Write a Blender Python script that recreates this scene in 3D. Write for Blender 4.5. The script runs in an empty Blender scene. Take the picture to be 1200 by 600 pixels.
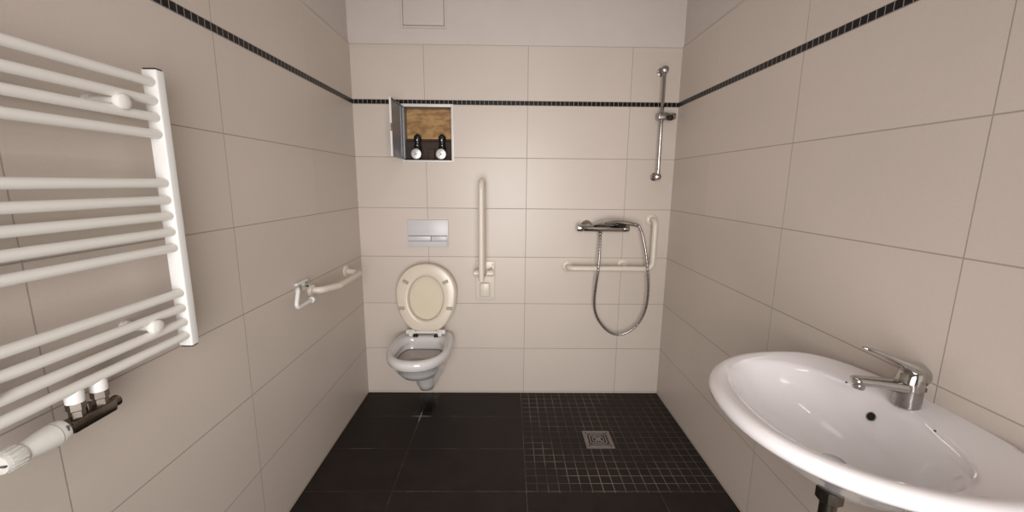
import bpy, bmesh, math, random
from mathutils import Vector, Matrix
random.seed(4)
PI = math.pi
sc = bpy.context.scene
COL = sc.collection
xL, xR = -1.0182, 0.8837
YF = -3.15                      # wall behind the camera
Z0 = 0.0099                     # first tile joint level
STRIP0, STRIP1 = Z0 + 1.8, Z0 + 1.8249
TILETOP = STRIP1 + 0.3
CEIL = 2.6

# ------------------------------------------------------------ materials
def new_mat(name):
    m = bpy.data.materials.new(name); m.use_nodes = True
    nt = m.node_tree; nt.nodes.clear()
    out = nt.nodes.new('ShaderNodeOutputMaterial')
    b = nt.nodes.new('ShaderNodeBsdfPrincipled')
    nt.links.new(b.outputs[0], out.inputs[0])
    return m, nt, b
class G:
    """tiny node-building helper"""
    def __init__(s, nt): s.nt = nt
    def n(s, t, **k):
        x = s.nt.nodes.new(t)
        for a, v in k.items(): setattr(x, a, v)
        return x
    def put(s, sock, v):
        if hasattr(v, 'is_output') or isinstance(v, bpy.types.NodeSocket): s.nt.links.new(v, sock)
        else: sock.default_value = v
    def m(s, op, a, b=0.0, c=0.0, clamp=False):
        x = s.n('ShaderNodeMath', operation=op, use_clamp=clamp)
        s.put(x.inputs[0], a); s.put(x.inputs[1], b); s.put(x.inputs[2], c)
        return x.outputs[0]
    def step(s, v, lo, hi, a=0.0, b=1.0):
        x = s.n('ShaderNodeMapRange', interpolation_type='SMOOTHSTEP')
        s.put(x.inputs[0], v); x.inputs[1].default_value = lo; x.inputs[2].default_value = hi
        x.inputs[3].default_value = a; x.inputs[4].default_value = b
        return x.outputs[0]
    def mix(s, f, a, b):
        x = s.n('ShaderNodeMix', data_type='RGBA')
        s.put(x.inputs[0], f); s.put(x.inputs[6], a); s.put(x.inputs[7], b)
        return x.outputs[2]
    def noise(s, vec, scale, detail=3.0, rough=0.5):
        x = s.n('ShaderNodeTexNoise'); s.put(x.inputs['Vector'], vec)
        x.inputs['Scale'].default_value = scale; x.inputs['Detail'].default_value = detail
        x.inputs['Roughness'].default_value = rough
        return x.outputs[0]
    def pos(s):
        g = s.n('ShaderNodeNewGeometry'); q = s.n('ShaderNodeSeparateXYZ')
        s.nt.links.new(g.outputs['Position'], q.inputs[0])
        return g.outputs['Position'], q.outputs[0], q.outputs[1], q.outputs[2]
    def jd(s, v, off, w):
        """distance in metres to the nearest joint"""
        t = s.m('DIVIDE', s.m('SUBTRACT', v, off), w)
        return s.m('MULTIPLY', s.m('PINGPONG', t, 0.5), w)
    def cell(s, v, off, w): return s.m('FLOOR', s.m('DIVIDE', s.m('SUBTRACT', v, off), w))
    def bump(s, h, strength, dist, bsdf):
        x = s.n('ShaderNodeBump'); s.put(x.inputs['Height'], h)
        x.inputs['Strength'].default_value = strength; x.inputs['Distance'].default_value = dist
        s.nt.links.new(x.outputs[0], bsdf.inputs['Normal'])

def C4(r, g, b): return (r, g, b, 1)

TILE = (0.575, 0.500, 0.442)
def wall_tile_mat(name, axis, off, wv, wh, dark):
    m, nt, b = new_mat(name); g = G(nt)
    P, x, y, z = g.pos()
    h = x if axis == 'x' else y
    dh = g.jd(h, off, 0.6)
    dz = g.jd(z, Z0, 0.3)
    dz2 = g.jd(z, STRIP1, 0.3)
    up = g.m('GREATER_THAN', z, STRIP0 + 0.01)
    dzz = g.m('ADD', g.m('MULTIPLY', dz, g.m('SUBTRACT', 1.0, up)), g.m('MULTIPLY', dz2, up))
    jv = g.step(dh, wv * .5, wv * 1.0, 1.0, 0.0)
    if axis == 'y': jv = g.m('MULTIPLY', jv, g.step(y, -.9, -.7, 1.0, .10))
    jh = g.step(dzz, wh * .5, wh * 1.0, 1.0, 0.0)
    j = g.m('MAXIMUM', jv, jh)
    # no vertical joint tint outside tiles; tone per tile
    comb = g.n('ShaderNodeCombineXYZ')
    g.put(comb.inputs[0], g.cell(h, off, 0.6)); g.put(comb.inputs[1], g.cell(z, Z0, 0.3))
    wn = g.n('ShaderNodeTexWhiteNoise', noise_dimensions='3D'); nt.links.new(comb.outputs[0], wn.inputs[0])
    tone = g.m('MULTIPLY_ADD', wn.outputs[0], 0.035, 0.98)
    big = g.m('MULTIPLY_ADD', g.noise(P, 2.3, 3), 0.10, 0.95)
    fine = g.m('MULTIPLY_ADD', g.noise(P, 160, 3, .7), 0.10, 0.95)
    k = g.m('MULTIPLY', g.m('MULTIPLY', tone, big), fine)
    hsv = g.n('ShaderNodeHueSaturation'); hsv.inputs['Color'].default_value = C4(*TILE)
    g.put(hsv.inputs['Value'], k)
    col = g.mix(g.m('MULTIPLY', j, dark), hsv.outputs[0], C4(0.20, 0.165, 0.14))
    g.put(b.inputs['Base Color'], col)
    g.put(b.inputs['Roughness'], g.m('MULTIPLY_ADD', j, 0.35, 0.36))
    b.inputs['Specular IOR Level'].default_value = 0.4
    hgt = g.m('SUBTRACT', g.m('MULTIPLY', g.noise(P, 90, 4, .6), 0.10), j)
    g.bump(hgt, 0.35, 0.0012, b)
    return m
M = {}
M['tile_back'] = wall_tile_mat('beige_tile_back', 'x', 0.0, .0021, .0026, .62)
M['tile_left'] = wall_tile_mat('beige_tile_left', 'y', -1.1454, .0019, .0024, .60)
M['tile_right'] = wall_tile_mat('beige_tile_right', 'y', -1.0345, .0019, .0024, .60)

def plaster(name, col):
    m, nt, b = new_mat(name); g = G(nt)
    P, x, y, z = g.pos()
    f = g.noise(P, 5, 5, .6)
    c = g.mix(f, C4(*[v * .93 for v in col]), C4(*[min(1, v * 1.05) for v in col]))
    g.put(b.inputs['Base Color'], c); b.inputs['Roughness'].default_value = 0.85
    g.bump(g.noise(P, 220, 4, .7), 0.35, 0.0015, b)
    return m
M['plaster'] = plaster('painted_plaster', (0.60, 0.535, 0.50))
M['ceiling'] = plaster('ceiling_paint', (0.66, 0.62, 0.58))

def floor_mat():
    m, nt, b = new_mat('dark_floor_tile'); g = G(nt)
    P, x, y, z = g.pos()
    dx = g.jd(x, -0.0198, 0.6); dy = g.jd(y, -0.281, 0.3)
    big = g.m('MAXIMUM', g.step(dx, .0012, .0026, 1, 0), g.step(dy, .0012, .0026, 1, 0))
    mx = g.jd(x, -0.0198, 0.05); my = g.jd(y, -0.031, 0.05)
    ms = g.m('MAXIMUM', g.step(mx, .0011, .0024, 1, 0), g.step(my, .0011, .0024, 1, 0))
    inx = g.m('GREATER_THAN', x, -0.0198); iny = g.m('GREATER_THAN', y, -0.890)
    inside = g.m('MULTIPLY', inx, iny)
    big = g.m('MULTIPLY', big, g.m('SUBTRACT', 1.0, inside))
    ms = g.m('MULTIPLY', ms, inside)
    # how clean / pale each stretch of grout is
    vis = g.step(g.noise(P, 3.3, 3, .6), .40, .66, .10, 1.0)
    front = g.step(y, -0.95, -0.45, 1.0, 0.55)
    leftw = g.step(x, 0.10, 0.85, 1.0, 0.5)
    joints_small = g.m('MULTIPLY', ms, g.m('MULTIPLY', g.m('MULTIPLY', vis, front), leftw))
    vis2 = g.step(g.noise(P, 6.0, 3, .6), .45, .70, .06, .40)
    joints_big = g.m('MULTIPLY', big, vis2)
    j = g.m('MAXIMUM', joints_small, joints_big)
    mot = g.noise(P, 9, 5, .65)
    base = g.mix(g.step(mot, .3, .75), C4(0.0095, 0.0055, 0.0048), C4(0.0195, 0.0122, 0.0108))
    base = g.mix(g.m('MULTIPLY', ms, .7), base, C4(0.030, 0.024, 0.021))
    speck = g.step(g.noise(P, 130, 2, .5), .68, .80)
    base = g.mix(g.m('MULTIPLY', speck, .32), base, C4(0.15, 0.13, 0.12))
    dust = g.step(g.noise(P, 14, 6, .7), .55, .85)
    near = g.step(y, -1.5, -.8, 1.0, 0.2)
    base = g.mix(g.m('MULTIPLY', g.m('MULTIPLY', dust, near), .40), base, C4(0.11, 0.095, 0.085))
    # wet trickle below the toilet
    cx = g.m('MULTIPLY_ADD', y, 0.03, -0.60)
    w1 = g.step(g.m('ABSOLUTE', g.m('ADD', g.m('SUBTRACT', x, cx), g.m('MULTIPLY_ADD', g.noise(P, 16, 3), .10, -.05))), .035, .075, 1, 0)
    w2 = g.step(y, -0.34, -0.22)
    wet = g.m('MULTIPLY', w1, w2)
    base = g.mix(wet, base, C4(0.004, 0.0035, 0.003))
    col = g.mix(g.m('MULTIPLY', j, g.m('SUBTRACT', 1.0, g.m('MULTIPLY', wet, .6))), base, C4(0.27, 0.23, 0.20))
    # lime spot at the joint crossing below the bowl
    dd = g.m('SQRT', g.m('ADD', g.m('POWER', g.m('SUBTRACT', x, -0.612), 2.0), g.m('POWER', g.m('SUBTRACT', y, -0.285), 2.0)))
    lime = g.m('MULTIPLY', g.step(dd, .02, .07, 1, 0), g.m('MAXIMUM', g.step(dy, .002, .005, 1, 0), g.step(dx, .002, .005, 1, 0)))
    col = g.mix(g.m('MULTIPLY', lime, .6), col, C4(0.42, 0.37, 0.33))
    g.put(b.inputs['Base Color'], col)
    g.put(b.inputs['Roughness'], g.m('SUBTRACT', g.m('MULTIPLY_ADD', mot, .25, .48), g.m('MULTIPLY', wet, .35)))
    b.inputs['Specular IOR Level'].default_value = 0.32
    g.bump(g.m('SUBTRACT', g.m('MULTIPLY', g.noise(P, 60, 4, .6), .25), g.m('MAXIMUM', ms, big)), 0.5, 0.0012, b)
    return m
M['floor'] = floor_mat()

def mosaic_mat(name, axis, off):
    m, nt, b = new_mat(name); g = G(nt)
    P, x, y, z = g.pos()
    h = x if axis == 'x' else y
    j = g.m('MAXIMUM', g.step(g.jd(h, off, .0261), .0008, .0017, 1, 0), g.step(g.jd(z, STRIP0, STRIP1 - STRIP0), .0005, .0012, 1, 0))
    comb = g.n('ShaderNodeCombineXYZ'); g.put(comb.inputs[0], g.cell(h, off, .0261))
    wn = g.n('ShaderNodeTexWhiteNoise', noise_dimensions='3D'); nt.links.new(comb.outputs[0], wn.inputs[0])
    base = g.mix(wn.outputs[0], C4(.004, .0035, .0035), C4(.012, .010, .0105))
    g.put(b.inputs['Base Color'], g.mix(j, base, C4(.30, .265, .24)))
    g.put(b.inputs['Roughness'], g.m('MULTIPLY_ADD', j, .5, .30))
    b.inputs['Specular IOR Level'].default_value = .2
    g.bump(g.m('SUBTRACT', 1.0, j), .6, .001, b)
    return m
M['mosaic_x'] = mosaic_mat('black_mosaic_back', 'x', 0.008)
M['mosaic_y'] = mosaic_mat('black_mosaic_side', 'y', -0.003)

def simple(name, col, rough, metal=0.0, nscale=30, namt=.06, coat=0.0, bump=0.0, spec=.5):
    m, nt, b = new_mat(name); g = G(nt)
    tc = g.n('ShaderNodeTexCoord'); f = g.noise(tc.outputs['Object'], nscale, 4, .6)
    c = g.mix(f, C4(*[v * (1 - namt) for v in col]), C4(*[min(1, v * (1 + namt)) for v in col]))
    g.put(b.inputs['Base Color'], c)
    g.put(b.inputs['Roughness'], g.m('MULTIPLY_ADD', f, .06, max(0, rough - .03)))
    b.inputs['Metallic'].default_value = metal; b.inputs['Coat Weight'].default_value = coat
    b.inputs['Specular IOR Level'].default_value = spec
    if bump: g.bump(f, bump, .001, b)
    return m
M['ceramic'] = simple('white_ceramic', (.75, .71, .715), .10, coat=.4, nscale=4, namt=.02)
M['toilet_ceramic'] = simple('worn_toilet_ceramic', (.63, .605, .595), .13, coat=.3, nscale=6, namt=.04)
M['seat'] = simple('yellowed_seat_plastic', (.62, .545, .445), .26, nscale=5, namt=.07)
M['lid'] = simple('yellowed_lid_plastic', (.61, .54, .41), .24, nscale=5, namt=.06)
M['bumper'] = simple('grey_bumper_rubber', (.34, .30, .23), .5)
M['hinge'] = simple('pale_hinge_plastic', (.66, .64, .60), .25)
M['white_enamel'] = simple('white_radiator_enamel', (.76, .73, .68), .22, nscale=8, namt=.02)
M['white_rail'] = simple('white_upright_enamel', (.78, .77, .75), .20, nscale=8, namt=.02)
M['cream_tube'] = simple('cream_nylon_tube', (.66, .59, .51), .30, nscale=12, namt=.04)
M['white_plastic'] = simple('white_plastic', (.72, .70, .67), .3, nscale=12, namt=.04)
M['therm'] = simple('thermostat_plastic', (.66, .64, .60), .38, nscale=60, namt=.10)
M['chrome'] = simple('chrome', (.50, .49, .47), .12, 1.0, nscale=40, namt=.05)
M['bright_chrome'] = simple('bright_satin_chrome', (.78, .77, .76), .38, .6, nscale=40, namt=.05)
M['chrome_dull'] = simple('limescaled_chrome', (.38, .355, .34), .28, 1.0, nscale=60, namt=.18, bump=.15)
M['nickel'] = simple('dark_nickel', (.22, .19, .16), .28, 1.0, nscale=30, namt=.2)
M['steel'] = simple('galvanised_steel', (.27, .27, .285), .45, .35, nscale=20, namt=.12)
M['steel_frame'] = simple('white_lacquered_steel', (.68, .66, .63), .35, nscale=20, namt=.05)
M['matt_chrome'] = simple('matt_grey_plate', (.56, .545, .56), .35, 0.0, nscale=15, namt=.04)
M['groove'] = simple('dark_groove', (.10, .09, .085), .6)
M['drain'] = simple('brushed_drain_steel', (.24, .215, .20), .45, .5, nscale=90, namt=.25)
M['black'] = simple('black_plastic', (.010, .010, .010), .25)
M['black_hole'] = simple('dark_interior', (.006, .005, .005), .8)
M['dark_ring'] = simple('dark_ring_gap', (.05, .045, .04), .6)
M['water'] = simple('toilet_water', (.40, .355, .33), .05, nscale=8, namt=.1)
M['stain'] = simple('limescale_line', (.20, .165, .145), .5, nscale=50, namt=.3)
M['scratch'] = simple('grey_scuff', (.30, .28, .26), .5)
def wood_mat():
    m, nt, b = new_mat('raw_chipboard'); g = G(nt)
    P, x, y, z = g.pos()
    mp = g.n('ShaderNodeMapping'); mp.inputs['Scale'].default_value = (6, 6, 16); nt.links.new(P, mp.inputs[0])
    f = g.noise(mp.outputs[0], 2.2, 6, .65)
    f2 = g.noise(P, 60, 3, .6)
    c = g.mix(g.step(f, .35, .65), C4(.20, .085, .025), C4(.48, .28, .11))
    c = g.mix(g.m('MULTIPLY', f2, .35), c, C4(.55, .38, .18))
    g.put(b.inputs['Base Color'], c); b.inputs['Roughness'].default_value = .75
    g.bump(f2, .5, .003, b); return m
M['wood'] = wood_mat()
M['dark_wood'] = simple('dark_brown_board', (.045, .022, .013), .7, nscale=25, namt=.35, bump=.3)

# ------------------------------------------------------------ mesh helpers
class MB:
    def __init__(s): s.bm = bmesh.new(); s.mi = 0
    def _f(s, vs):
        try:
            f = s.bm.faces.new(vs); f.material_index = s.mi; return f
        except ValueError: return None
    def box(s, a, b, bev=0.0, seg=2):
        x0, x1 = sorted((a[0], b[0])); y0, y1 = sorted((a[1], b[1])); z0, z1 = sorted((a[2], b[2]))
        v = [s.bm.verts.new(p) for p in ((x0,y0,z0),(x1,y0,z0),(x1,y1,z0),(x0,y1,z0),(x0,y0,z1),(x1,y0,z1),(x1,y1,z1),(x0,y1,z1))]
        fs = [s._f([v[i] for i in q]) for q in ((0,3,2,1),(4,5,6,7),(0,1,5,4),(1,2,6,5),(2,3,7,6),(3,0,4,7))]
        if bev:
            es = list({e for f in fs for e in f.edges})
            r = bmesh.ops.bevel(s.bm, geom=es, offset=bev, segments=seg, profile=.5, affect='EDGES')
            for f in r['faces']: f.material_index = s.mi
        return s
    def loft(s, rings, cap0=True, cap1=True, closed=True):
        R = [[s.bm.verts.new(p) for p in r] for r in rings]
        for a, b in zip(R, R[1:]):
            n = len(a)
            for i in range(n if closed else n - 1):
                k = (i + 1) % n; s._f([a[i], a[k], b[k], b[i]])
        if cap0: s._f(list(reversed(R[0])))
        if cap1: s._f(R[-1])
        return s
    def tube(s, pts, r, n=16, cap=True):
        pts = [Vector(p) for p in pts]
        rr = r if isinstance(r, (list, tuple)) else [r] * len(pts)
        rings = []; prev = None
        for i, p in enumerate(pts):
            t = ((pts[i+1] - p) if i == 0 else (p - pts[i-1]) if i == len(pts)-1 else ((pts[i+1]-p).normalized() + (p-pts[i-1]).normalized()))
            if t.length < 1e-9: t = prev_t
            t = t.normalized(); prev_t = t
            if prev is None:
                u = t.orthogonal().normalized()
            else:
                u = (prev - t * prev.dot(t)).normalized()
            prev = u; w = t.cross(u)
            rings.append([p + (u * math.cos(2*PI*k/n) + w * math.sin(2*PI*k/n)) * rr[i] for k in range(n)])
        s.loft(rings, cap, cap); return s
    def cyl(s, a, b, r, n=24): return s.tube([a, b], r, n)
    def lathe(s, origin, axis, prof, n=28, cap=True):
        """prof: list of (distance along axis, radius)"""
        o = Vector(origin); t = Vector(axis).normalized(); u = t.orthogonal().normalized(); w = t.cross(u)
        rings = [[o + t*d + (u*math.cos(2*PI*k/n) + w*math.sin(2*PI*k/n)) * max(r, 1e-4) for k in range(n)] for d, r in prof]
        s.loft(rings, cap, cap); return s
    def torus(s, c, axis, R, r, n=32, m=10, sx=1, sy=1):
        t = Vector(axis).normalized(); u = t.orthogonal().normalized(); w = t.cross(u); c = Vector(c)
        rings = []
        for i in range(n + 1):
            a = 2*PI*i/n; d = u*math.cos(a)*sx + w*math.sin(a)*sy
            rings.append([c + d*R + (d*math.cos(2*PI*k/m) + t*math.sin(2*PI*k/m))*r for k in range(m)])
        s.loft(rings, False, False); return s
    def build(s, name, mats, parent=None, label=None, cat=None, group=None, kind=None, smooth=True, sub=0, ang=35):
        bmesh.ops.remove_doubles(s.bm, verts=s.bm.verts, dist=1e-6)
        bmesh.ops.recalc_face_normals(s.bm, faces=s.bm.faces)
        off = abs_loc(parent) if parent else Vector((0, 0, 0))
        if off.length: bmesh.ops.translate(s.bm, vec=-off, verts=s.bm.verts)
        me = bpy.data.meshes.new(name); s.bm.to_mesh(me); s.bm.free()
        if not isinstance(mats, (list, tuple)): mats = [mats]
        for m_ in mats: me.materials.append(m_)
        if smooth:
            for p in me.polygons: p.use_smooth = True
            me.set_sharp_from_angle(angle=math.radians(ang))
        o = bpy.data.objects.new(name, me); COL.objects.link(o)
        if parent: o.parent = parent
        if sub:
            md = o.modifiers.new('subdivision', 'SUBSURF'); md.levels = sub; md.render_levels = sub
        tag(o, label, cat, group, kind)
        return o
def abs_loc(o):
    v = Vector(o.location)
    while o.parent: o = o.parent; v += Vector(o.location)
    return v
def tag(o, label=None, cat=None, group=None, kind=None):
    for k, v in (('label', label), ('category', cat), ('group', group), ('kind', kind)):
        if v: o[k] = v
def thing(name, label, cat, loc, group=None):
    o = bpy.data.objects.new(name, None); COL.objects.link(o); o.location = loc
    o.empty_display_size = .05
    tag(o, label, cat, group); return o
def dup(root, loc, label=None):
    r = root.copy(); COL.objects.link(r); r.location = loc
    if label: r['label'] = label
    for ch in list(root.children):
        c = ch.copy(); COL.objects.link(c); c.parent = r
        for gch in ch.children:
            d = gch.copy(); COL.objects.link(d); d.parent = c
    return r
def catmull(pts, k=8):
    P = [Vector(p) for p in pts]; P = [P[0]*2 - P[1]] + P + [P[-1]*2 - P[-2]]
    out = []
    for i in range(1, len(P) - 2):
        for j in range(k):
            t = j / k; a, b, c, d = P[i-1], P[i], P[i+1], P[i+2]
            out.append(.5*((2*b) + (-a+c)*t + (2*a-5*b+4*c-d)*t*t + (-a+3*b-3*c+d)*t**3))
    out.append(P[-2]); return out
def fillet(pts, r, k=8):
    """polyline with rounded corners"""
    P = [Vector(p) for p in pts]; out = [P[0]]
    for a, b, c in zip(P, P[1:], P[2:]):
        u = (a - b).normalized(); v = (c - b).normalized()
        th = math.acos(max(-1, min(1, u.dot(v)))); d = min(r / math.tan(th/2), (a-b).length*.49, (c-b).length*.49)
        rr = d * math.tan(th/2); cen = b + (u + v).normalized() * (rr / math.sin(th/2))
        p0 = b + u*d; p1 = b + v*d; w0 = p0 - cen; w1 = p1 - cen
        an = w0.angle(w1)
        for i in range(k + 1):
            t = i / k; out.append(cen + (w0*math.sin((1-t)*an) + w1*math.sin(t*an)) / math.sin(an))
    out.append(P[-1]); return out

# ------------------------------------------------------------ room shell
T = .15
NX0, NX1, NZ0, NZ1 = -.727, -.447, 1.493, 1.796      # niche opening (inside)
PR = .010                                            # tiles stand proud of the plaster
mb = MB()
mb.mi = 0                                             # plaster body with the niche hole
x0, x1 = xL - T, xR + T
hx0, hx1, hz0, hz1 = NX0 - .004, NX1 + .004, NZ0 - .004, NZ1 + .004
def slabs(mb, xa, xb, za, zb, ya, yb):
    mb.box((xa, ya, za), (hx0, yb, zb)); mb.box((hx1, ya, za), (xb, yb, zb))
    mb.box((hx0, ya, za), (hx1, yb, hz0)); mb.box((hx0, ya, hz1), (hx1, yb, zb))
slabs(mb, x0, x1, -.02, CEIL, PR, PR + T)
mb.mi = 1
slabs(mb, xL, xR, 0.0, TILETOP, 0, PR)
mb.build('wall_back', [M['plaster'], M['tile_back']], kind='structure', smooth=False)
for nm, xa, s, mt in (('wall_left', xL, -1, 'tile_left'), ('wall_right', xR, 1, 'tile_right')):
    mb = MB(); mb.box((xa + s*PR, YF, -.02), (xa + s*(PR + T), PR + T, CEIL)); mb.mi = 1
    mb.box((xa, YF, 0), (xa + s*PR, 0.0, TILETOP))
    mb.build(nm, [M['plaster'], M[mt]], kind='structure', smooth=False)
MB().box((x0, YF - T, -.02), (x1, YF, CEIL)).build('wall_front', M['plaster'], kind='structure', smooth=False)
MB().box((x0, YF - T, -.12), (x1, PR + T, 0)).build('floor', M['floor'], kind='structure', smooth=False)
MB().box((x0, YF - T, CEIL), (x1, PR + T, CEIL + .1)).build('ceiling', M['ceiling'], kind='structure', smooth=False)
MB().box((xL, -.0015, STRIP0), (xR, .004, STRIP1)).build('trim_1', M['mosaic_x'], kind='structure', smooth=False)
MB().box((xL - .004, YF, STRIP0), (xL + .0015, -.0015, STRIP1)).build('trim_2', M['mosaic_y'], kind='structure', smooth=False)
MB().box((xR - .0015, YF, STRIP0), (xR + .004, -.0015, STRIP1)).build('trim_3', M['mosaic_y'], kind='structure', smooth=False)

# ------------------------------------------------------------ ceiling hatch on the plaster
t = thing('inspection_hatch', 'painted square inspection hatch in the plaster strip above the tiled back wall', 'hatch', (-.595, PR, 2.22))
mb = MB()
hx0_, hx1_, hz_ = -.724, -.466, 2.222; hzt = 2.49
for a, b in (((hx0_, 0), (hx0_ + .012, 0)), ((hx1_ - .012, 0), (hx1_, 0))):
    mb.box((a[0], PR - .006, hz_), (b[0], PR, hzt), .0012)
mb.box((hx0_ + .012, PR - .006, hz_), (hx1_ - .012, PR, hz_ + .012), .0012)
mb.box((hx0_ + .012, PR - .006, hzt - .012), (hx1_ - .012, PR, hzt), .0012)
mb.build('hatch_frame', M['plaster'], t)
MB().box((hx0_ + .0145, PR - .008, hz_ + .0145), (hx1_ - .0145, PR, hzt - .0145), .0015).build('hatch_panel', M['plaster'], t)
MB().box((hx0_ + .011, PR - .0022, hz_ + .011), (hx1_ - .011, PR, hzt - .011)).build('hatch_gap', M['groove'], t)

# ------------------------------------------------------------ recessed valve box
t = thing('valve_cabinet', 'recessed valve cabinet with white frame and opened grey steel door under the mosaic band', 'cabinet', ((NX0+NX1)/2, 0, NZ0))
D = .10
mb = MB()
fo = .014
FX0, FX1, FZ0, FZ1 = NX0 - .010, NX1 + .014, NZ0 - .010, NZ1 + .016
mb.box((FX0, -.006, FZ0), (NX0, .0, FZ1), .001); mb.box((NX1, -.006, FZ0), (FX1, .0, FZ1), .001)
mb.box((NX0, -.006, NZ1), (NX1, .0, FZ1), .001); mb.box((NX0, -.006, FZ0), (NX1, .0, NZ0), .001)
mb.build('frame', M['steel_frame'], t)
mb = MB()   # inner box lining
mb.box((NX0 - .002, 0, NZ0), (NX0, D, NZ1)); mb.box((NX1, 0, NZ0), (NX1 + .002, D, NZ1))
mb.box((NX0, 0, NZ1), (NX1, D, NZ1 + .002)); mb.box((NX0, 0, NZ0 - .002), (NX1, D, NZ0))
mb.build('box_lining', M['steel'], t, smooth=False)
MB().box((NX0, D - .014, NZ0 + .125), (NX1, D, NZ1)).build('wooden_backing', M['wood'], t, smooth=False)
mb = MB().box((NX0, D - .004, NZ0), (NX1, D, NZ0 + .125)); mb.box((NX0 + .13, D - .03, NZ0), (NX0 + .165, D - .004, NZ0 + .07), .002)
mb.build('lower_backing', M['dark_wood'], t, smooth=False)
# door, hinged on the left edge, opened a little over 90 degrees
da = math.radians(-1); W = .275
ux = Vector((-math.sin(da), -math.cos(da), 0)); nx = Vector((math.cos(da), -math.sin(da), 0))
hinge = Vector((NX0 - .003, -.006, 0))
def dpt(u, n, z): q = hinge + ux*u + nx*n; return (q.x, q.y, z)
def slab(mb, u0, u1, n0, n1, z0, z1):
    R0 = [dpt(u0, n0, z0), dpt(u1, n0, z0), dpt(u1, n1, z0), dpt(u0, n1, z0)]
    R1 = [dpt(u0, n0, z1), dpt(u1, n0, z1), dpt(u1, n1, z1), dpt(u0, n1, z1)]
    mb.loft([R0, R1])
DZ0, DZ1 = NZ0 + .004, NZ1 - .002
mb = MB(); slab(mb, 0, W, -.003, 0, DZ0, DZ1)
slab(mb, 0, W, 0, .010, DZ0, DZ0 + .003); slab(mb, 0, W, 0, .010, DZ1 - .003, DZ1)
slab(mb, 0, .003, 0, .010, DZ0, DZ1)
slab(mb, .05, .054, 0, .004, DZ0, DZ1)
door = mb.build('door', M['steel'], t, smooth=False)
mb = MB(); slab(mb, W, W + .003, -.003, .007, DZ0, DZ1)
mb.build('door_edge', M['steel_frame'], door, smooth=False)
mb = MB(); slab(mb, W - .004, W + .005, 0.0, .010, (DZ0+DZ1)/2 - .02, (DZ0+DZ1)/2 + .02)
mb.build('latch', M['nickel'], door, smooth=False)

def make_valve(x, label):
    y = .045
    v = thing('shutoff_valve', label, 'valve', (x, y, NZ0), 'shutoff valves in the wall cabinet')
    mb = MB()
    mb.lathe((x, y, NZ0 + .02), (0, 0, 1), [(0, .011), (.012, .020), (.03, .023), (.06, .021), (.075, .017), (.09, .017), (.10, .022), (.118, .022), (.130, .014), (.136, .004)])
    mb.cyl((x, y + .012, NZ0 + .045), (x, D - .004, NZ0 + .045), .013)
    mb.lathe((x, y, NZ0 + .04), (0, -1, 0), [(0, .02), (.02, .021), (.026, .015), (.03, .014)])
    mb.build('valve_body', M['black'], v)
    mb = MB(); mb.lathe((x, y - .03, NZ0 + .036), (0, -1, 0), [(0, .012), (.004, .028), (.02, .0310), (.024, .0295), (.0265, .024)])
    h = mb.build('handle', M['bright_chrome'], v)
    mb = MB()
    for a in (0.5, 2.07):
        c, s_ = math.cos(a), math.sin(a)
        mb.cyl((x - c*.013, y - .0560, NZ0 + .034 - s_*.013), (x + c*.013, y - .0560, NZ0 + .034 + s_*.013), .0020, 8)
    mb.build('handle_mark', M['groove'], h)
    MB().lathe((x, y - .019, NZ0 + .118), (0, -1, 0), [(0, .006), (.004, .006), (.006, .003)]).build('screw', M['chrome'], v)
    MB().lathe((x + .001, y - .015, NZ0 + .088), (0, -1, 0), [(0, .004), (.004, .004), (.005, .002)]).build('screw', M['chrome'], v)
    return v
v1 = make_valve(-.657, 'chrome-capped black shutoff valve in the wall cabinet, the one beside the open door')
v2 = dup(v1, (-.510, .045, NZ0), 'chrome-capped black shutoff valve in the wall cabinet, the one farther from the open door')
mb = MB().cyl((NX0, D - .022, NZ0 + .122), (NX1, D - .022, NZ0 + .122), .007, 12)
mb.build('water_pipe', M['dark_wood'], None, 'thin dark brown pipe running across the open wall cabinet behind its valves', 'pipe')

# ------------------------------------------------------------ flush plate
t = thing('flush_plate', 'matt grey rectangular flush plate with two slim buttons above the toilet', 'flush plate', (-.599, 0, .975))
FXa, FXb, FZa, FZb = -.724, -.474, .973, 1.139
MB().box((FXa, -.010, FZa), (FXb, 0, FZb), .003).build('plate', M['matt_chrome'], t)
zb1 = FZb - .100; zb0 = FZb - .130
mb = MB().box((FXa + .004, -.0112, zb1), (FXb - .008, -.009, zb1 + .0035)); mb.box((FXa + .004, -.0110, zb0 - .002), (FXb - .008, -.009, zb0))
mb.box((FXb - .0095, -.0110, FZa + .004), (FXb - .008, -.009, zb1))
mb.box((FXa + .142, -.0112, zb0), (FXa + .145, -.009, zb1))
mb.build('button_gap', M['groove'], t, smooth=False)
MB().box((FXa + .005, -.013, zb0 + .001), (FXa + .141, -.009, zb1 - .001), .001).build('button', M['matt_chrome'], t, label='wider button of the two')
MB().box((FXa + .146, -.013, zb0 + .001), (FXb - .011, -.009, zb1 - .001), .001).build('button', M['matt_chrome'], t, label='narrower button of the two')

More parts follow.
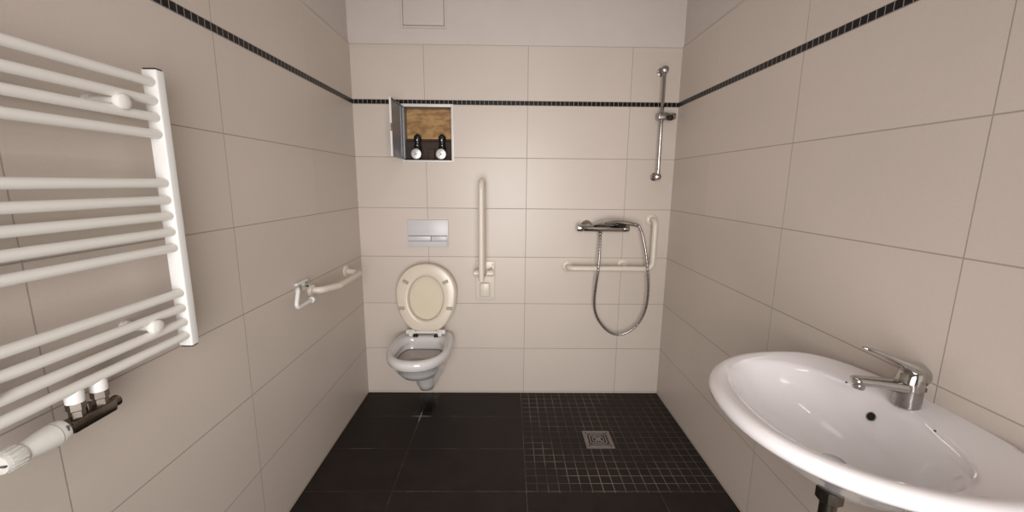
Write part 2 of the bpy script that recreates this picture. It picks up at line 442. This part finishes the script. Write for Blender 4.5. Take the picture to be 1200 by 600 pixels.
# ------------------------------------------------------------ toilet
TX = -.612
t = thing('toilet', 'white wall-hung toilet bowl with raised yellowed seat and lid', 'toilet', (TX, 0, 0.06))
def egg(cx, yb, yf, w, wb, z, n=48, zb=None, p=2.15):
    """ring: back edge at yb (half width wb), front at yf, max half width w"""
    ym = yb + (yf - yb) * .52
    pts = []
    for i in range(n):
        a = 2*PI*i/n; c, s_ = math.cos(a), math.sin(a)
        sx = math.copysign(abs(s_)**(2/p), s_); cy = math.copysign(abs(c)**(2/p), c)
        if c < 0:      # towards front
            x = w*sx; y = ym + (yf - ym)*(-cy)
        else:
            k = abs(c)**1.0
            q = 6.0
            sxb = math.copysign(abs(s_)**(2/q), s_); cyb = abs(c)**(2/q)
            y = ym + (yb - ym)*cyb
            f = (y - ym)/(yb - ym) if yb != ym else 0
            x = (w + (wb - w)*f*f) * sxb
        pts.append((cx + x, y, z if zb is None else z))
    return pts
RZ = .437
rings = [
    egg(TX, -.14, -.452, .130, .112, RZ - .035),
    egg(TX, -.135, -.460, .137, .114, RZ - .012),
    egg(TX, -.128, -.469, .145, .120, RZ - .002),
    egg(TX, -.110, -.482, .157, .130, RZ + .003),
    egg(TX, -.02, -.502, .172, .148, RZ),
    egg(TX, -.002, -.511, .178, .153, RZ - .008),
    egg(TX, .0, -.514, .180, .155, RZ - .022),
    egg(TX, .0, -.510, .177, .155, RZ - .045),
    egg(TX, .0, -.497, .167, .154, RZ - .055),
    egg(TX, .0, -.482, .157, .154, RZ - .063),
    egg(TX, .0, -.458, .147, .154, RZ - .103),
    egg(TX, .0, -.412, .129, .153, RZ - .146),
    egg(TX, .0, -.350, .106, .150, RZ - .171),
    egg(TX, .0, -.285, .086, .146, RZ - .186),
    egg(TX, .0, -.248, .078, .138, RZ - .212),
    egg(TX, .0, -.215, .072, .122, RZ - .250),
    egg(TX, .0, -.190, .062, .096, RZ - .300),
    egg(TX, .0, -.160, .048, .062, RZ - .342),
    egg(TX, -.01, -.12, .024, .026, RZ - .354),
]
inner = [egg(TX, -.14, -.452, .132, .114, RZ - .036),
    egg(TX, -.145, -.448, .134, .116, RZ - .05),
    egg(TX, -.150, -.440, .130, .110, RZ - .08),
    egg(TX, -.170, -.415, .108, .092, RZ - .12),
    egg(TX, -.200, -.370, .080, .070, RZ - .145),
    egg(TX, -.260, -.320, .02, .02, RZ - .150)]
mb = MB(); mb.loft(list(reversed(inner)) + rings)
bowl = mb.build('bowl', M['toilet_ceramic'], t, ang=60)
mb = MB(); mb.loft([egg(TX, -.158, -.434, .1235, .104, RZ - .074), egg(TX, -.158, -.434, .1235, .104, RZ - .072)])
mb.build('water', M['water'], bowl, smooth=False)
mb = MB(); mb.loft([egg(TX, -.156, -.436, .1225, .103, RZ - .0715), egg(TX, -.148, -.444, .133, .113, RZ - .0695), egg(TX, -.148, -.444, .133, .113, RZ - .0745)], False, False)
mb.build('water_line', M['stain'], bowl, smooth=False)
# dark line below the rim
# seat & lid, raised, leaning back to the wall
HY, HZ = -.115, RZ + .031
LEAN = math.radians(7)
def up(px, h, d):
    """seat-plane point: px sideways, h up the plane, d out of the plane (towards viewer)"""
    return (TX + .006 + px, HY + h*math.sin(LEAN) - d*math.cos(LEAN), HZ + h*math.cos(LEAN) + d*math.sin(LEAN))
def seat_outline(sc_, n=56, H=.412, w=.182, wb=.122, h0=.0):
    pts = []
    hm = H*.56
    for i in range(n):
        a = 2*PI*i/n; c, s_ = math.cos(a), math.sin(a)
        if c >= 0: x = w*abs(s_)**.96*math.copysign(1, s_); h = hm + (H - hm)*c**.96
        else:
            q = 2/3.2
            h = hm + (h0 - hm)*abs(c)**q
            f = (hm - h)/(hm - h0)
            x = (w + (wb - w)*f**1.9)*math.copysign(abs(s_)**(2/4.2), s_)
        hc = H*.5
        pts.append((x*sc_[0], hc + (h - hc)*sc_[1]))
    return pts
def hole(k, n=56, cx=0, ch=.200, rx=.106, rh=.137):
    return [(cx + rx*k*math.sin(2*PI*i/n), ch + rh*k*math.cos(2*PI*i/n)) for i in range(n)]
def ringset(specs): return [[up(x, h, d) for x, h in o] for o, d in specs]
mb = MB()
so = seat_outline
rs = ringset([(hole(.985), -.006), (hole(1.0), .006), (hole(1.05), .0115), (hole(1.14), .0125), (so((.93, .955)), .0125), (so((.975, .982)), .010), (so((1, 1)), .004), (so((1, 1)), -.004), (so((.97, .98)), -.009), (hole(1.10), -.009), (hole(.985), -.006)])
mb.loft(rs, False, False)
seat = mb.build('seat', M['seat'], t, ang=50)
for px, h in ((-.120, .303), (.120, .303), (-.144, .142), (.144, .142)):
    mb = MB()
    aa = math.atan2(h - .21, px); tilt = (-.5 if px*1 < 0 else .5) if h > .25 else 0.0
    c, s_ = math.cos(tilt), math.sin(tilt)
    base = []
    for (a, b_) in ((-.017, -.009), (.017, -.009), (.017, .009), (-.017, .009)):
        base.append((px + a*c - b_*s_, h + a*s_ + b_*c))
    mb.loft([[up(x, y, .012) for x, y in base], [up(x, y, .018) for x, y in base], [up(px + (x-px)*.8, h + (y-h)*.7, .021) for x, y in base]])
    mb.build('bumper', M['bumper'], seat)
mb = MB()
D0 = -.030
rs = ringset([(so((1.03, 1.015)), D0 + .018), (so((1.04, 1.022)), D0 + .008), (so((1.02, 1.012)), D0 - .002), (so((.8, .8)), D0 - .010)])
rs = ringset([(so((.5, .5)), D0 + .004), (so((.94, .95)), D0 + .004), (so((.98, .985)), D0 + .010), (so((.99, .99)), D0 + .019), (so((1.01, 1.005)), D0 + .019), (so((1.015, 1.008)), D0 + .008), (so((.99, .99)), D0 - .003), (so((.7, .7)), D0 - .006)])
mb.loft(rs)
lid = mb.build('lid', M['lid'], t, ang=50)
# hinges
for s_ in (-1, 1):
    hx = TX + .006 + s_*.093
    mb = MB(); mb.box((hx - .026, HY - .022, HZ - .014), (hx + .026, HY + .012, HZ + .012), .006, 3)
    mb.box((hx - .012 - s_*.006, HY - .034, HZ - .024), (hx + .012 - s_*.006, HY + .004, HZ + .006), .005, 3)
    mb.build('hinge', M['hinge'], t)
    mb = MB(); mb.lathe((hx - s_*.030, HY - .006, RZ - .002), (0, 0, 1), [(0, .017), (.006, .016), (.012, .010), (.02, .009)])
    mb.build('hinge_bolt', M['black'], t)
MB().cyl((TX + .006 - .068, HY - .010, HZ - .004), (TX + .006 + .068, HY - .010, HZ - .004), .009).build('hinge_bar', M['hinge'], t)

# ------------------------------------------------------------ folding grab rail (raised)
GX = -.262
t = thing('folding_grab_rail', 'cream folding grab rail swung straight up against the wall beside the flush plate', 'grab rail', (-.251, 0, .63))
MB().box((-.312, -.010, .637), (-.189, 0, .885), .005, 3).build('wall_plate', M['cream_tube'], t)
for px in (-.300, -.202):
    for pz in (.66, .865): MB().lathe((px, -.010, pz), (0, -1, 0), [(0, .008), (.003, .008), (.005, .004)], 14).build('screw', M['cream_tube'], t)
for s_ in (-1, 1):
    xx = -.2515 + s_*.040
    MB().box((xx - .004, -.100, .805), (xx + .004, -.008, .848), .003).build('hinge_cheek', M['cream_tube'], t)
    MB().lathe((-.2545 + s_*.020, -.090, .826), (s_, 0, 0), [(0, .0195), (.036, .0195), (.040, .016)]).build('hinge_pin', M['cream_tube'], t)
MB().box((-.283, -.03, .66), (-.220, -.009, .75), .008, 3).build('rail_stop', M['cream_tube'], t)
mb = MB()
path = fillet([(GX + .004, -.075, .80), (GX + .004, -.075, 1.375), (GX, -.185, 1.375), (GX, -.185, .80)], .052, 10)
mb.tube(path, .0165, 18)
mb.cyl((GX + .004, -.065, .815), (GX, -.190, .815), .014)
mb.build('rail', M['cream_tube'], t)

# ------------------------------------------------------------ L shaped grab rail
t = thing('corner_grab_rail', 'L-shaped cream grab rail behind the shower hose on the back wall', 'grab rail', (.52, 0, .86))
LX0, LX1, LZ0, LZ1, LY = .262, .768, .857, 1.150, -.080
mb = MB()
path = fillet([(LX0, -.004, LZ0), (LX0, LY, LZ0), (LX1, LY, LZ0), (LX1, LY, LZ1), (LX1, -.004, LZ1)], .04, 9)
mb.tube(path, .0165, 20); mb.build('bar', M['cream_tube'], t)
for (fx, fz) in ((LX0, LZ0), (LX1, LZ1)):
    MB().lathe((fx, 0, fz), (0, -1, 0), [(0, .037), (.006, .037), (.010, .034), (.014, .022), (.016, .017)]).build('wall_flange', M['cream_tube'], t)
mb = MB().lathe((.606, 0, .869), (0, -1, 0), [(0, .033), (.005, .033), (.008, .030), (.010, .02)])
mb.tube(catmull([(.606, -.006, .869), (.606, -.045, .867), (.606, -.074, .860)], 5), .011, 14)
mb.build('support', M['cream_tube'], t)

# ------------------------------------------------------------ grab rail on the left wall
t = thing('wall_grab_rail', 'short cream grab rail bent along the left wall near the back corner', 'grab rail', (xL, -.45, .87))
mb = MB()
path = fillet([(xL + .004, -.253, .868), (xL + .086, -.253, .860), (xL + .082, -.545, .860), (xL + .045, -.66, .868), (xL + .006, -.668, .868)], .04, 9)
mb.tube(path, .0165, 20); mb.build('bar', M['cream_tube'], t)
MB().lathe((xL, -.253, .868), (1, 0, 0), [(0, .035), (.006, .035), (.010, .031), (.013, .02)]).build('wall_flange', M['cream_tube'], t)
MB().lathe((xL, -.668, .868), (1, 0, 0), [(0, .030), (.008, .030), (.014, .027), (.018, .018)]).build('wall_flange', M['cream_tube'], t)

t = thing('toilet_roll_holder', 'empty white wire-loop toilet roll holder on the left wall', 'roll holder', (xL, -.80, .90))
mb = MB(); mb.box((xL, -.805, .890), (xL + .014, -.708, .934), .005, 3)
mb.build('wall_bracket', M['white_plastic'], t)
MB().lathe((xL + .014, -.786, .912), (1, 0, 0), [(0, .013), (.006, .013), (.009, .008)]).build('screw_cap', M['chrome'], t)
MB().lathe((xL + .014, -.732, .914), (1, 0, 0), [(0, .013), (.010, .013), (.014, .009)]).build('screw_cap', M['chrome'], t)
mb = MB()
path = fillet([(xL + .008, -.798, .918), (xL + .046, -.862, .924), (xL + .050, -.900, .852), (xL + .050, -.765, .852)], .016, 7)
mb.tube(path, .0085, 14); mb.build('roll_arm', M['white_plastic'], t)
MB().lathe((xL + .050, -.772, .852), (0, 1, 0), [(0, .008), (.004, .0135), (.014, .0145), (.022, .010), (.026, .003)]).build('end_cap', M['white_plastic'], t)

# ------------------------------------------------------------ shower rail
SX = .768; SY = -.062
t = thing('shower_slide_rail', 'vertical chrome shower slide rail beside the right corner', 'shower rail', (SX, 0, 1.41))
MB().cyl((SX - .002, SY, 2.0), (SX + .001, SY, 1.405), .0105, 20).build('tube', M['chrome'], t)
for zz, n in ((2.000, 1), (1.408, -1)):
    mb = MB(); mb.lathe((SX, 0, zz), (0, -1, 0), [(0, .024), (.005, .024), (.010, .015), (.03, .0125), (.055, .015), (.070, .018), (.078, .016), (.082, .006)])
    mb.lathe((SX, SY, zz - .018), (0, 0, 1), [(0, .012), (.004, .017), (.032, .017), (.036, .012)])
    mb.build('end_mount', M['chrome_dull'], t)
mb = MB(); mb.box((SX - .028, SY - .024, 1.727), (SX + .030, SY + .022, 1.768), .008, 3)
sl = mb.build('slider', M['chrome_dull'], t)
mb = MB().lathe((SX + .028, SY - .004, 1.750), (1, 0, -.05), [(0, .013), (.004, .017), (.04, .019), (.048, .016), (.05, .008)], 18)
mb.build('clamp_knob', M['chrome'], sl)
mb = MB().lathe((SX + .030, SY - .018, 1.738), (.35, -1, -.15), [(0, .015), (.012, .016), (.03, .015), (.034, .008)], 16)
mb.build('head_socket', M['black'], sl)

# ------------------------------------------------------------ shower mixer, hand shower, hose
t = thing('shower_mixer', 'chrome thermostatic bar shower mixer mounted on the back wall', 'mixer tap', (.455, 0, 1.10))
MY = -.075; MZ = 1.103
mb = MB(); mb.lathe((.338, MY, MZ), (1, 0, -.012), [(0, .017), (.004, .0205), (.235, .0205), (.240, .017)], 28)
mb.lathe((.442, MY, MZ - .015), (0, 0, -1), [(0, .014), (.012, .013), (.016, .011)])
mb.build('mixer_body', M['chrome'], t)
mb = MB(); mb.lathe((.336, MY, MZ), (-1, 0, 0), [(0, .020), (.002, .0215), (.026, .0215), (.034, .019), (.036, .012)], 24)
mb.build('temperature_knob', M['chrome'], t)
mb = MB(); mb.lathe((.580, MY, MZ - .003), (1, 0, 0), [(0, .018), (.003, .019), (.030, .017), (.036, .012)], 24)
mb.build('flow_knob', M['chrome_dull'], t)
for fx in (.372, .52):
    MB().lathe((fx, 0, MZ + .008), (0, -1, 0), [(0, .034), (.004, .034), (.014, .028), (.022, .018), (.060, .015)]).build('wall_flange', M['chrome_dull'], t)
t = thing('hand_shower', 'chrome hand shower lying on top of the bar mixer', 'hand shower', (.53, MY, MZ + .02))
def ell(cx, cy, cz, ry, rz, n=20): return [(cx, cy + ry*math.cos(2*PI*i/n), cz + rz*math.sin(2*PI*i/n)) for i in range(n)]
mb = MB()
hs = [(.400, .004, .002, .025), (.410, .024, .006, .027), (.430, .036, .009, .031), (.460, .042, .011, .036), (.490, .038, .013, .040), (.515, .028, .015, .041), (.535, .020, .0155, .039), (.57, .0155, .015, .036), (.61, .014, .0135, .030), (.635, .0125, .012, .026), (.640, .009, .009, .025)]
mb.loft([ell(a, MY - .018, MZ + d, w, h) for a, w, h, d in hs])
hd = mb.build('shower_head', M['chrome'], t, ang=50)
mb = MB(); mb.loft([ell(a, MY - .022, MZ + d, w, h) for a, w, h, d in [(.505, .012, .003, .030), (.53, .022, .012, .026), (.56, .020, .012, .023), (.585, .012, .006, .020)]])
mb.build('spray_face', M['black'], hd, ang=50)
mb = MB(); mb.lathe((.636, MY - .018, MZ + .026), (1, 0, -.28), [(0, .010), (.004, .0115), (.026, .0095), (.032, .007)], 18)
mb.build('hose_nut', M['chrome_dull'], hd)

CAM = Vector((-.1138, -2.5038, 1.3625))
hose_pts = [(0.663, -0.095, 1.126), (0.678, -0.098, 1.095), (0.692, -0.1, 1.056), (0.709, -0.112, 0.979), (0.723, -0.118, 0.887), (0.737, -0.116, 0.793), (0.746, -0.105, 0.678), (0.735, -0.09, 0.575), (0.690, -0.075, 0.479), (0.603, -0.062, 0.423), (0.522, -0.06, 0.447), (0.452, -0.065, 0.532), (0.425, -0.075, 0.618), (0.424, -0.088, 0.703), (0.427, -0.102, 0.782), (0.432, -0.115, 0.848), (0.435, -0.112, 0.931), (0.440, -0.095, 1.0), (0.442, MY, 1.065)]
def ray(u, v):
    f = 479.3; a = (u-600)/f; b_ = (v-300)/f; yaw, pit, rol = -.0121, -.176, .0092
    xx, yy, z2 = a, 1, -b_
    x = math.cos(rol)*xx - math.sin(rol)*z2; zz = math.sin(rol)*xx + math.cos(rol)*z2
    y = math.cos(pit)*yy - math.sin(pit)*zz; z = math.sin(pit)*yy + math.cos(pit)*zz
    return Vector((math.cos(yaw)*x - math.sin(yaw)*y, math.sin(yaw)*x + math.cos(yaw)*y, z))
t_h = thing('shower_hose', 'grey metal shower hose looping down from the bar mixer', 'hose', (.58, -.06, .40))
mb = MB(); pth = catmull(hose_pts, 12)
for _ in range(60): pth = [pth[0]] + [(a_ + b_*2 + c_)/4 for a_, b_, c_ in zip(pth, pth[1:], pth[2:])] + [pth[-1]]
mb.tube(pth, [.0072 + .0009*math.sin(i*2.1) for i in range(len(pth))], 12)
mb.build('hose', M['chrome_dull'], t_h, ang=80)
mb = MB().lathe((.442, MY, 1.088), (0, 0, -1), [(0, .0095), (.006, .011), (.024, .010), (.034, .0075)], 16)
mb.build('hose_nut', M['chrome'], t_h)

# ------------------------------------------------------------ floor drain
t = thing('floor_drain', 'square grey slotted drain grate set in the dark mosaic shower floor', 'drain', (.385, -.503, 0))
dx, dy, hw = .385, -.503, .0745
mb = MB()
def sqring(mb, a, b_, z0, z1):
    mb.box((dx-a, dy-a, z0), (dx+a, dy-b_, z1)); mb.box((dx-a, dy+b_, z0), (dx+a, dy+a, z1))
    mb.box((dx-a, dy-b_, z0), (dx-b_, dy+b_, z1)); mb.box((dx+b_, dy-b_, z0), (dx+a, dy+b_, z1))
sqring(mb, hw, hw - .008, 0.0, .0035); mb.build('frame', M['drain'], t, smooth=False)
mb = MB()
for a, w in ((hw - .0085, .012), (hw - .028, .0075), (hw - .043, .0065)): sqring(mb, a, a - w, .001, .004)
mb.lathe((dx, dy, .001), (0, 0, 1), [(0, .016), (.003, .016)], 20)
L_ = hw - .012
for sx_, sy_ in ((1, 1), (1, -1), (-1, 1), (-1, -1)):
    mb.loft([[(dx + sx_*.008, dy + sy_*.014, .001), (dx + sx_*.014, dy + sy_*.008, .001), (dx + sx_*L_, dy + sy_*(L_-.006), .001), (dx + sx_*(L_-.006), dy + sy_*L_, .001)],
             [(dx + sx_*.008, dy + sy_*.014, .004), (dx + sx_*.014, dy + sy_*.008, .004), (dx + sx_*L_, dy + sy_*(L_-.006), .004), (dx + sx_*(L_-.006), dy + sy_*L_, .004)]])
mb.build('grate', M['drain'], t, smooth=False)
MB().box((dx-hw+.008, dy-hw+.008, .0002), (dx+hw-.008, dy+hw-.008, .0008)).build('drain_well', M['black_hole'], t, smooth=False)

# ------------------------------------------------------------ towel radiator
RB = .062                                           # bar centre distance from wall
bx = xL + RB
yN, yFr = -1.4640, -2.005                            # upright nearest the back wall and the other upright
UZ0, UZ1 = .933, 1.6185
t = thing('towel_radiator', 'white ladder towel radiator of round bars hanging on the left wall', 'radiator', (bx, (yN+yFr)/2, UZ0))
for yy in (yN, yFr):
    mb = MB(); mb.box((xL + .043, yy - .0130, UZ0), (xL + .079, yy + .0130, UZ1), .004, 3)
    r_ = mb.build('upright', M['white_rail'], t)
    MB().box((xL + .046, yy - .0105, UZ1), (xL + .076, yy + .0105, UZ1 + .003), .001).build('end_plug', M['black'], r_)
    MB().box((xL + .046, yy - .0105, UZ0 - .003), (xL + .076, yy + .0105, UZ0), .001).build('end_plug', M['black'], r_)
bars = [1.589, 1.547, 1.509, 1.470, 1.355, 1.314, 1.275, 1.2355, 1.195, 1.078, 1.038, 1.000, .963]
for z in bars:
    MB().cyl((bx + .003, yN - .002, z), (bx + .003, yFr + .002, z), .0108, 20).build('bar', M['white_enamel'], t)
for yb in (-1.572, -1.895):
    for zb_ in (1.528, 1.021):
        mb = MB(); mb.cyl((xL, yb, zb_), (xL + .072, yb, zb_), .0105, 18)
        mb.lathe((xL, yb, zb_), (1, 0, 0), [(0, .014), (.008, .014), (.012, .009)])
        br = mb.build('wall_bracket', M['white_plastic'], t)
        MB().lathe((xL + .064, yb, zb_), (1, 0, 0), [(0, .010), (.003, .0155), (.012, .0168), (.018, .0155), (.021, .010), (.022, .003)], 24).build('bracket_cap', M['white_enamel'], br)
# lower connections
vz = .893
V1, V2 = -1.7576, -1.7103
for yy in (V1, V2):
    mb = MB(); mb.lathe((bx, yy, .960), (0, 0, -1), [(0, .012), (.006, .0148), (.026, .0148), (.028, .012)], 24)
    mb.build('pipe_sleeve', M['white_rail'], t)
mb = MB()
mb.box((bx - .015, V1 - .024, vz - .014), (bx + .015, V2 + .019, vz + .011), .004, 2)
mb.cyl((bx, V2 + .018, vz), (bx, V2 + .028, vz), .0115, 20)
mb.lathe((bx, V2 + .026, vz), (0, 1, 0), [(0, .012), (.006, .0125), (.010, .009)], 20)
mb.cyl((bx, V1 - .022, vz), (bx, V1 - .036, vz), .014, 20)
mb.cyl((bx - .002, (V1+V2)/2, vz + .008), (bx - .002, (V1+V2)/2, vz + .026), .006, 12)
vb = mb.build('valve_block', M['nickel'], t)
for yy in (V1, V2):
    mb = MB(); mb.lathe((bx, yy, .933), (0, 0, -1), [(0, .0150), (.014, .0150), (.016, .0125), (.032, .0125)], 6)
    mb.build('union_nut', M['nickel'], vb)
mb = MB(); TY = V1 - .030
mb.lathe((bx, TY, vz), (0, -1, 0), [(0, .016), (.002, .0215), (.012, .0230), (.018, .0225), (.040, .0205), (.060, .0175), (.066, .0168), (.070, .0190), (.094, .0190), (.100, .0170), (.103, .008)], 30)
th = mb.build('thermostat_head', M['therm'], t)
mb = MB()
for i in range(16):
    a = 2*PI*i/16
    mb.cyl((bx + .0187*math.cos(a), TY - .072, vz + .0187*math.sin(a)), (bx + .0187*math.cos(a), TY - .094, vz + .0187*math.sin(a)), .0016, 6)
mb.build('grip_rib', M['therm'], th)
mb = MB().torus((bx, TY - .018, vz), (0, 1, 0), .0222, .0010)
mb.build('dial_ring', M['bumper'], th)
MB().box((bx + .004, TY - .1045, vz - .0015), (bx + .0160, TY - .098, vz + .0015)).build('dial_slot', M['groove'], th)
MB().box((bx + .0185, TY - .010, vz + .004), (bx + .0222, TY - .007, vz + .014)).build('dial_mark', M['groove'], th)

# ------------------------------------------------------------ washbasin
BY, BZ = -1.642, .862
t = thing('washbasin', 'oval white ceramic washbasin hanging on the right wall', 'washbasin', (xR, BY, .70))
def basin_ring(k, dxw, z, n=72, yw=.318, dep=.490, back=0.0, flat=.262):
    """outer outline shrunk by k metres; back edge lies at xR-back"""
    pts = []
    for i in range(n):
        a = 2*PI*i/n
        c, s_ = math.cos(a), math.sin(a)         # c=-1 : front (room side), c=+1 : wall
        if c < 0:
            x = -(dep - .155 - k)*abs(c)**.93; y = (yw - k)*math.copysign(abs(s_)**.93, s_)
        else:
            q = 2/3.4
            x = (.155 - back)*abs(c)**q; y = (yw - k)*math.copysign(abs(s_)**q, s_)
            f = x/max(1e-6, .155 - back); y *= (1 - .17*f**2)
        pts.append((xR - .155 + x - dxw, BY + y, z))
    return pts
def bowl_ring(sx_, sy_, z, cx=.638, cy=0.0, n=72, pw=2.15):
    pts = []
    for i in range(n):
        a = 2*PI*i/n; c, s_ = math.cos(a), math.sin(a)
        pts.append((cx + sx_*math.copysign(abs(c)**(2/pw), c), BY + cy + sy_*math.copysign(abs(s_)**(2/pw), s_), z))
    return pts
rings = [
    basin_ring(.27, 0, BZ - .185, back=0), basin_ring(.235, 0, BZ - .180, back=0),
    basin_ring(.18, 0, BZ - .160), basin_ring(.12, 0, BZ - .115), basin_ring(.065, 0, BZ - .070),
    basin_ring(.030, 0, BZ - .045), basin_ring(.010, 0, BZ - .032), basin_ring(.001, 0, BZ - .022),
    basin_ring(.000, 0, BZ - .010), basin_ring(.005, 0, BZ + .0), basin_ring(.014, 0, BZ + .005),
    basin_ring(.024, 0, BZ + .005, back=.008), basin_ring(.036, 0, BZ + .001, back=.022),
]
b_in = [
    bowl_ring(.182, .266, BZ - .002, .630), bowl_ring(.172, .257, BZ - .009, .628), bowl_ring(.162, .248, BZ - .024, .627),
    bowl_ring(.148, .232, BZ - .052, .629), bowl_ring(.130, .208, BZ - .088, .636), bowl_ring(.100, .166, BZ - .118, .647),
    bowl_ring(.064, .105, BZ - .134, .657), bowl_ring(.026, .026, BZ - .141, .662), bowl_ring(.020, .020, BZ - .144, .662)]
mb = MB(); mb.loft(rings + b_in)
basin = mb.build('basin', M['ceramic'], t, ang=75)
MB().lathe((.662, BY, BZ - .1435), (0, 0, 1), [(0, .012), (.0, .027), (.003, .0265), (.004, .020)]).build('drain_fitting', M['chrome'], basin)
# overflow hole
ov = Vector((.7745, -1.602, BZ - .0505)); on = Vector((-1, -.05, .48)).normalized()
MB().lathe(ov - on*.004, on, [(0, .0100), (.004, .0105), (.0050, .0112)]).build('overflow_ring', M['chrome_dull'], basin)
MB().lathe(ov - on*.002, on, [(0, .0085), (.003, .0090), (.0036, .0092)]).build('overflow_hole', M['black_hole'], basin)
for (mx_, my_) in ((.772, -1.522), (.785, -1.734)):
    MB().lathe((mx_, my_, BZ - .004), (0, 0, 1), [(0, .0022), (.0035, .0022), (.004, .0015)], 10).build('glaze_chip', M['groove'], basin)

# tap
AX, AY, AZ = .820, -1.632, BZ - .002
t = thing('basin_tap', 'chrome single-lever mixer tap standing on the washbasin ledge', 'tap', (AX, AY, AZ))
mb = MB()
def cring(cx, cz, r, tilt=0, ry=None, n=28):
    ry = ry or r
    return [(cx + r*math.cos(2*PI*i/n)*math.cos(tilt), AY + ry*math.sin(2*PI*i/n), cz + r*math.cos(2*PI*i/n)*math.sin(tilt)) for i in range(n)]
mb.loft([cring(AX, AZ, .0255), cring(AX, AZ + .004, .0265), cring(AX, AZ + .020, .0260), cring(AX, AZ + .036, .0258), cring(AX, AZ + .046, .0265)])
mb.build('tap_body', M['chrome_dull'], t, ang=50)
mb = MB()
mb.loft([cring(AX, AZ + .044, .0268), cring(AX, AZ + .054, .0272), cring(AX + .001, AZ + .070, .0265, .10), cring(AX + .001, AZ + .084, .0240, .2), cring(AX + .002, AZ + .092, .016, .2)])
mb.build('cartridge_housing', M['chrome'], t, ang=50)
mb = MB()     # spout
def sring(x, z, w, h, n=24):
    return [(x, AY + w*math.copysign(abs(math.cos(2*PI*i/n))**.8, math.cos(2*PI*i/n)), z + h*math.copysign(abs(math.sin(2*PI*i/n))**.8, math.sin(2*PI*i/n))) for i in range(n)]
mb.loft([sring(AX + .005, AZ + .046, .022, .015), sring(AX - .025, AZ + .048, .021, .0145), sring(AX - .055, AZ + .053, .0175, .0120), sring(AX - .09, AZ + .058, .0150, .0108), sring(AX - .120, AZ + .061, .0145, .0105), sring(AX - .130, AZ + .0615, .0130, .0095), sring(AX - .134, AZ + .0615, .007, .005)])
sp = mb.build('spout', M['chrome'], t, ang=50)
MB().lathe((AX - .117, AY, AZ + .054), (-.15, 0, -1), [(0, .0120), (.008, .0125), (.012, .0120), (.013, .006)], 20).build('aerator', M['chrome'], sp)
mb = MB()     # lever
mb.loft([sring(AX + .030, AZ + .058, .012, .012), sring(AX + .028, AZ + .076, .022, .020), sring(AX + .014, AZ + .088, .0245, .020), sring(AX - .008, AZ + .098, .0235, .017), sring(AX - .035, AZ + .110, .0200, .0115), sring(AX - .065, AZ + .123, .0160, .0075), sring(AX - .095, AZ + .134, .0125, .0052), sring(AX - .115, AZ + .140, .0095, .0038), sring(AX - .122, AZ + .1415, .004, .0015)])
mb.build('lever', M['chrome'], t, ang=50)
MB().cyl((AX + .034, AY - .002, AZ), (AX + .034, AY - .002, AZ + .036), .0028, 10).build('popup_rod', M['nickel'], t)
MB().lathe((AX + .034, AY - .002, AZ + .034), (0, 0, 1), [(0, .004), (.002, .0065), (.010, .0065), (.012, .003)], 14).build('rod_knob', M['nickel'], t)

# waste trap
t = thing('bottle_trap', 'chrome bottle trap hanging under the washbasin', 'waste trap', (.665, BY, .42))
px_ = .668
mb = MB().lathe((px_, BY, BZ - .180), (0, 0, -1), [(0, .020), (.030, .020), (.031, .026), (.033, .029), (.062, .029), (.065, .026), (.067, .022)], 10)
mb.build('collar_nut', M['nickel'], t, ang=30)
MB().cyl((px_, BY, BZ - .24), (px_, BY, .545), .0180, 24).build('down_pipe', M['nickel'], t)
MB().lathe((px_, BY, .550), (0, 0, -1), [(0, .020), (.003, .033), (.02, .034), (.03, .031), (.10, .031), (.115, .026), (.122, .012)], 28).build('bottle', M['chrome'], t)
MB().cyl((px_ + .02, BY, .515), (xR - .002, BY, .515), .016).build('wall_pipe', M['chrome'], t)
MB().lathe((xR, BY, .515), (-1, 0, 0), [(0, .038), (.004, .038), (.012, .026), (.014, .017)]).build('wall_rose', M['chrome'], t)

# ------------------------------------------------------------ lights
def area(name, loc, rot, sx_, sy_, power, col=(1, 1, 1), spread=PI):
    l = bpy.data.lights.new(name, 'AREA'); l.shape = 'RECTANGLE'; l.size = sx_; l.size_y = sy_
    l.energy = power; l.color = col; l.spread = spread
    o = bpy.data.objects.new(name, l); COL.objects.link(o); o.location = loc; o.rotation_euler = rot; return o
area('ceiling_tube', (-.05, -2.0, CEIL - .03), (0, 0, 0), .035, .55, 1.9, (1, .985, .965))
area('added_ceiling_fill', (-.05, -.95, CEIL - .03), (0, 0, 0), .6, .6, 1.5, (1, .985, .965))  # added soft fill that lifts the toilet rim and far side walls
area('added_rear_fill', (-.12, YF + .05, 1.1), (math.radians(90), 0, 0), 1.1, 1.9, 21, (1, .975, .955), math.radians(118))  # broad fill added behind the camera to even out the walls
area('added_back_wall_beam', (-.08, YF + .06, 1.20), (math.radians(83), 0, 0), .9, .9, 4.9, (1, .975, .955), math.radians(88))  # narrow beam added to brighten the middle of the back wall
w = bpy.data.worlds.new('world'); sc.world = w; w.use_nodes = True
w.node_tree.nodes['Background'].inputs[0].default_value = (.8, .75, .7, 1); w.node_tree.nodes['Background'].inputs[1].default_value = .3

# ------------------------------------------------------------ camera
cam = bpy.data.cameras.new('camera'); co = bpy.data.objects.new('camera', cam); COL.objects.link(co)
cam.sensor_fit = 'HORIZONTAL'; cam.sensor_width = 36; cam.lens = 479.3/1200*36; cam.clip_start = .02
co.location = CAM
d = ray(600, 300).normalized()
right = (ray(700, 300) - ray(500, 300)).normalized(); upv = right.cross(d).normalized()
R = Matrix((right, upv, -d)).transposed()
co.matrix_world = Matrix.Translation(CAM) @ R.to_4x4()
sc.camera = co
sc.view_settings.view_transform = 'Standard'; sc.view_settings.look = 'None'
sc.view_settings.exposure = 0.12
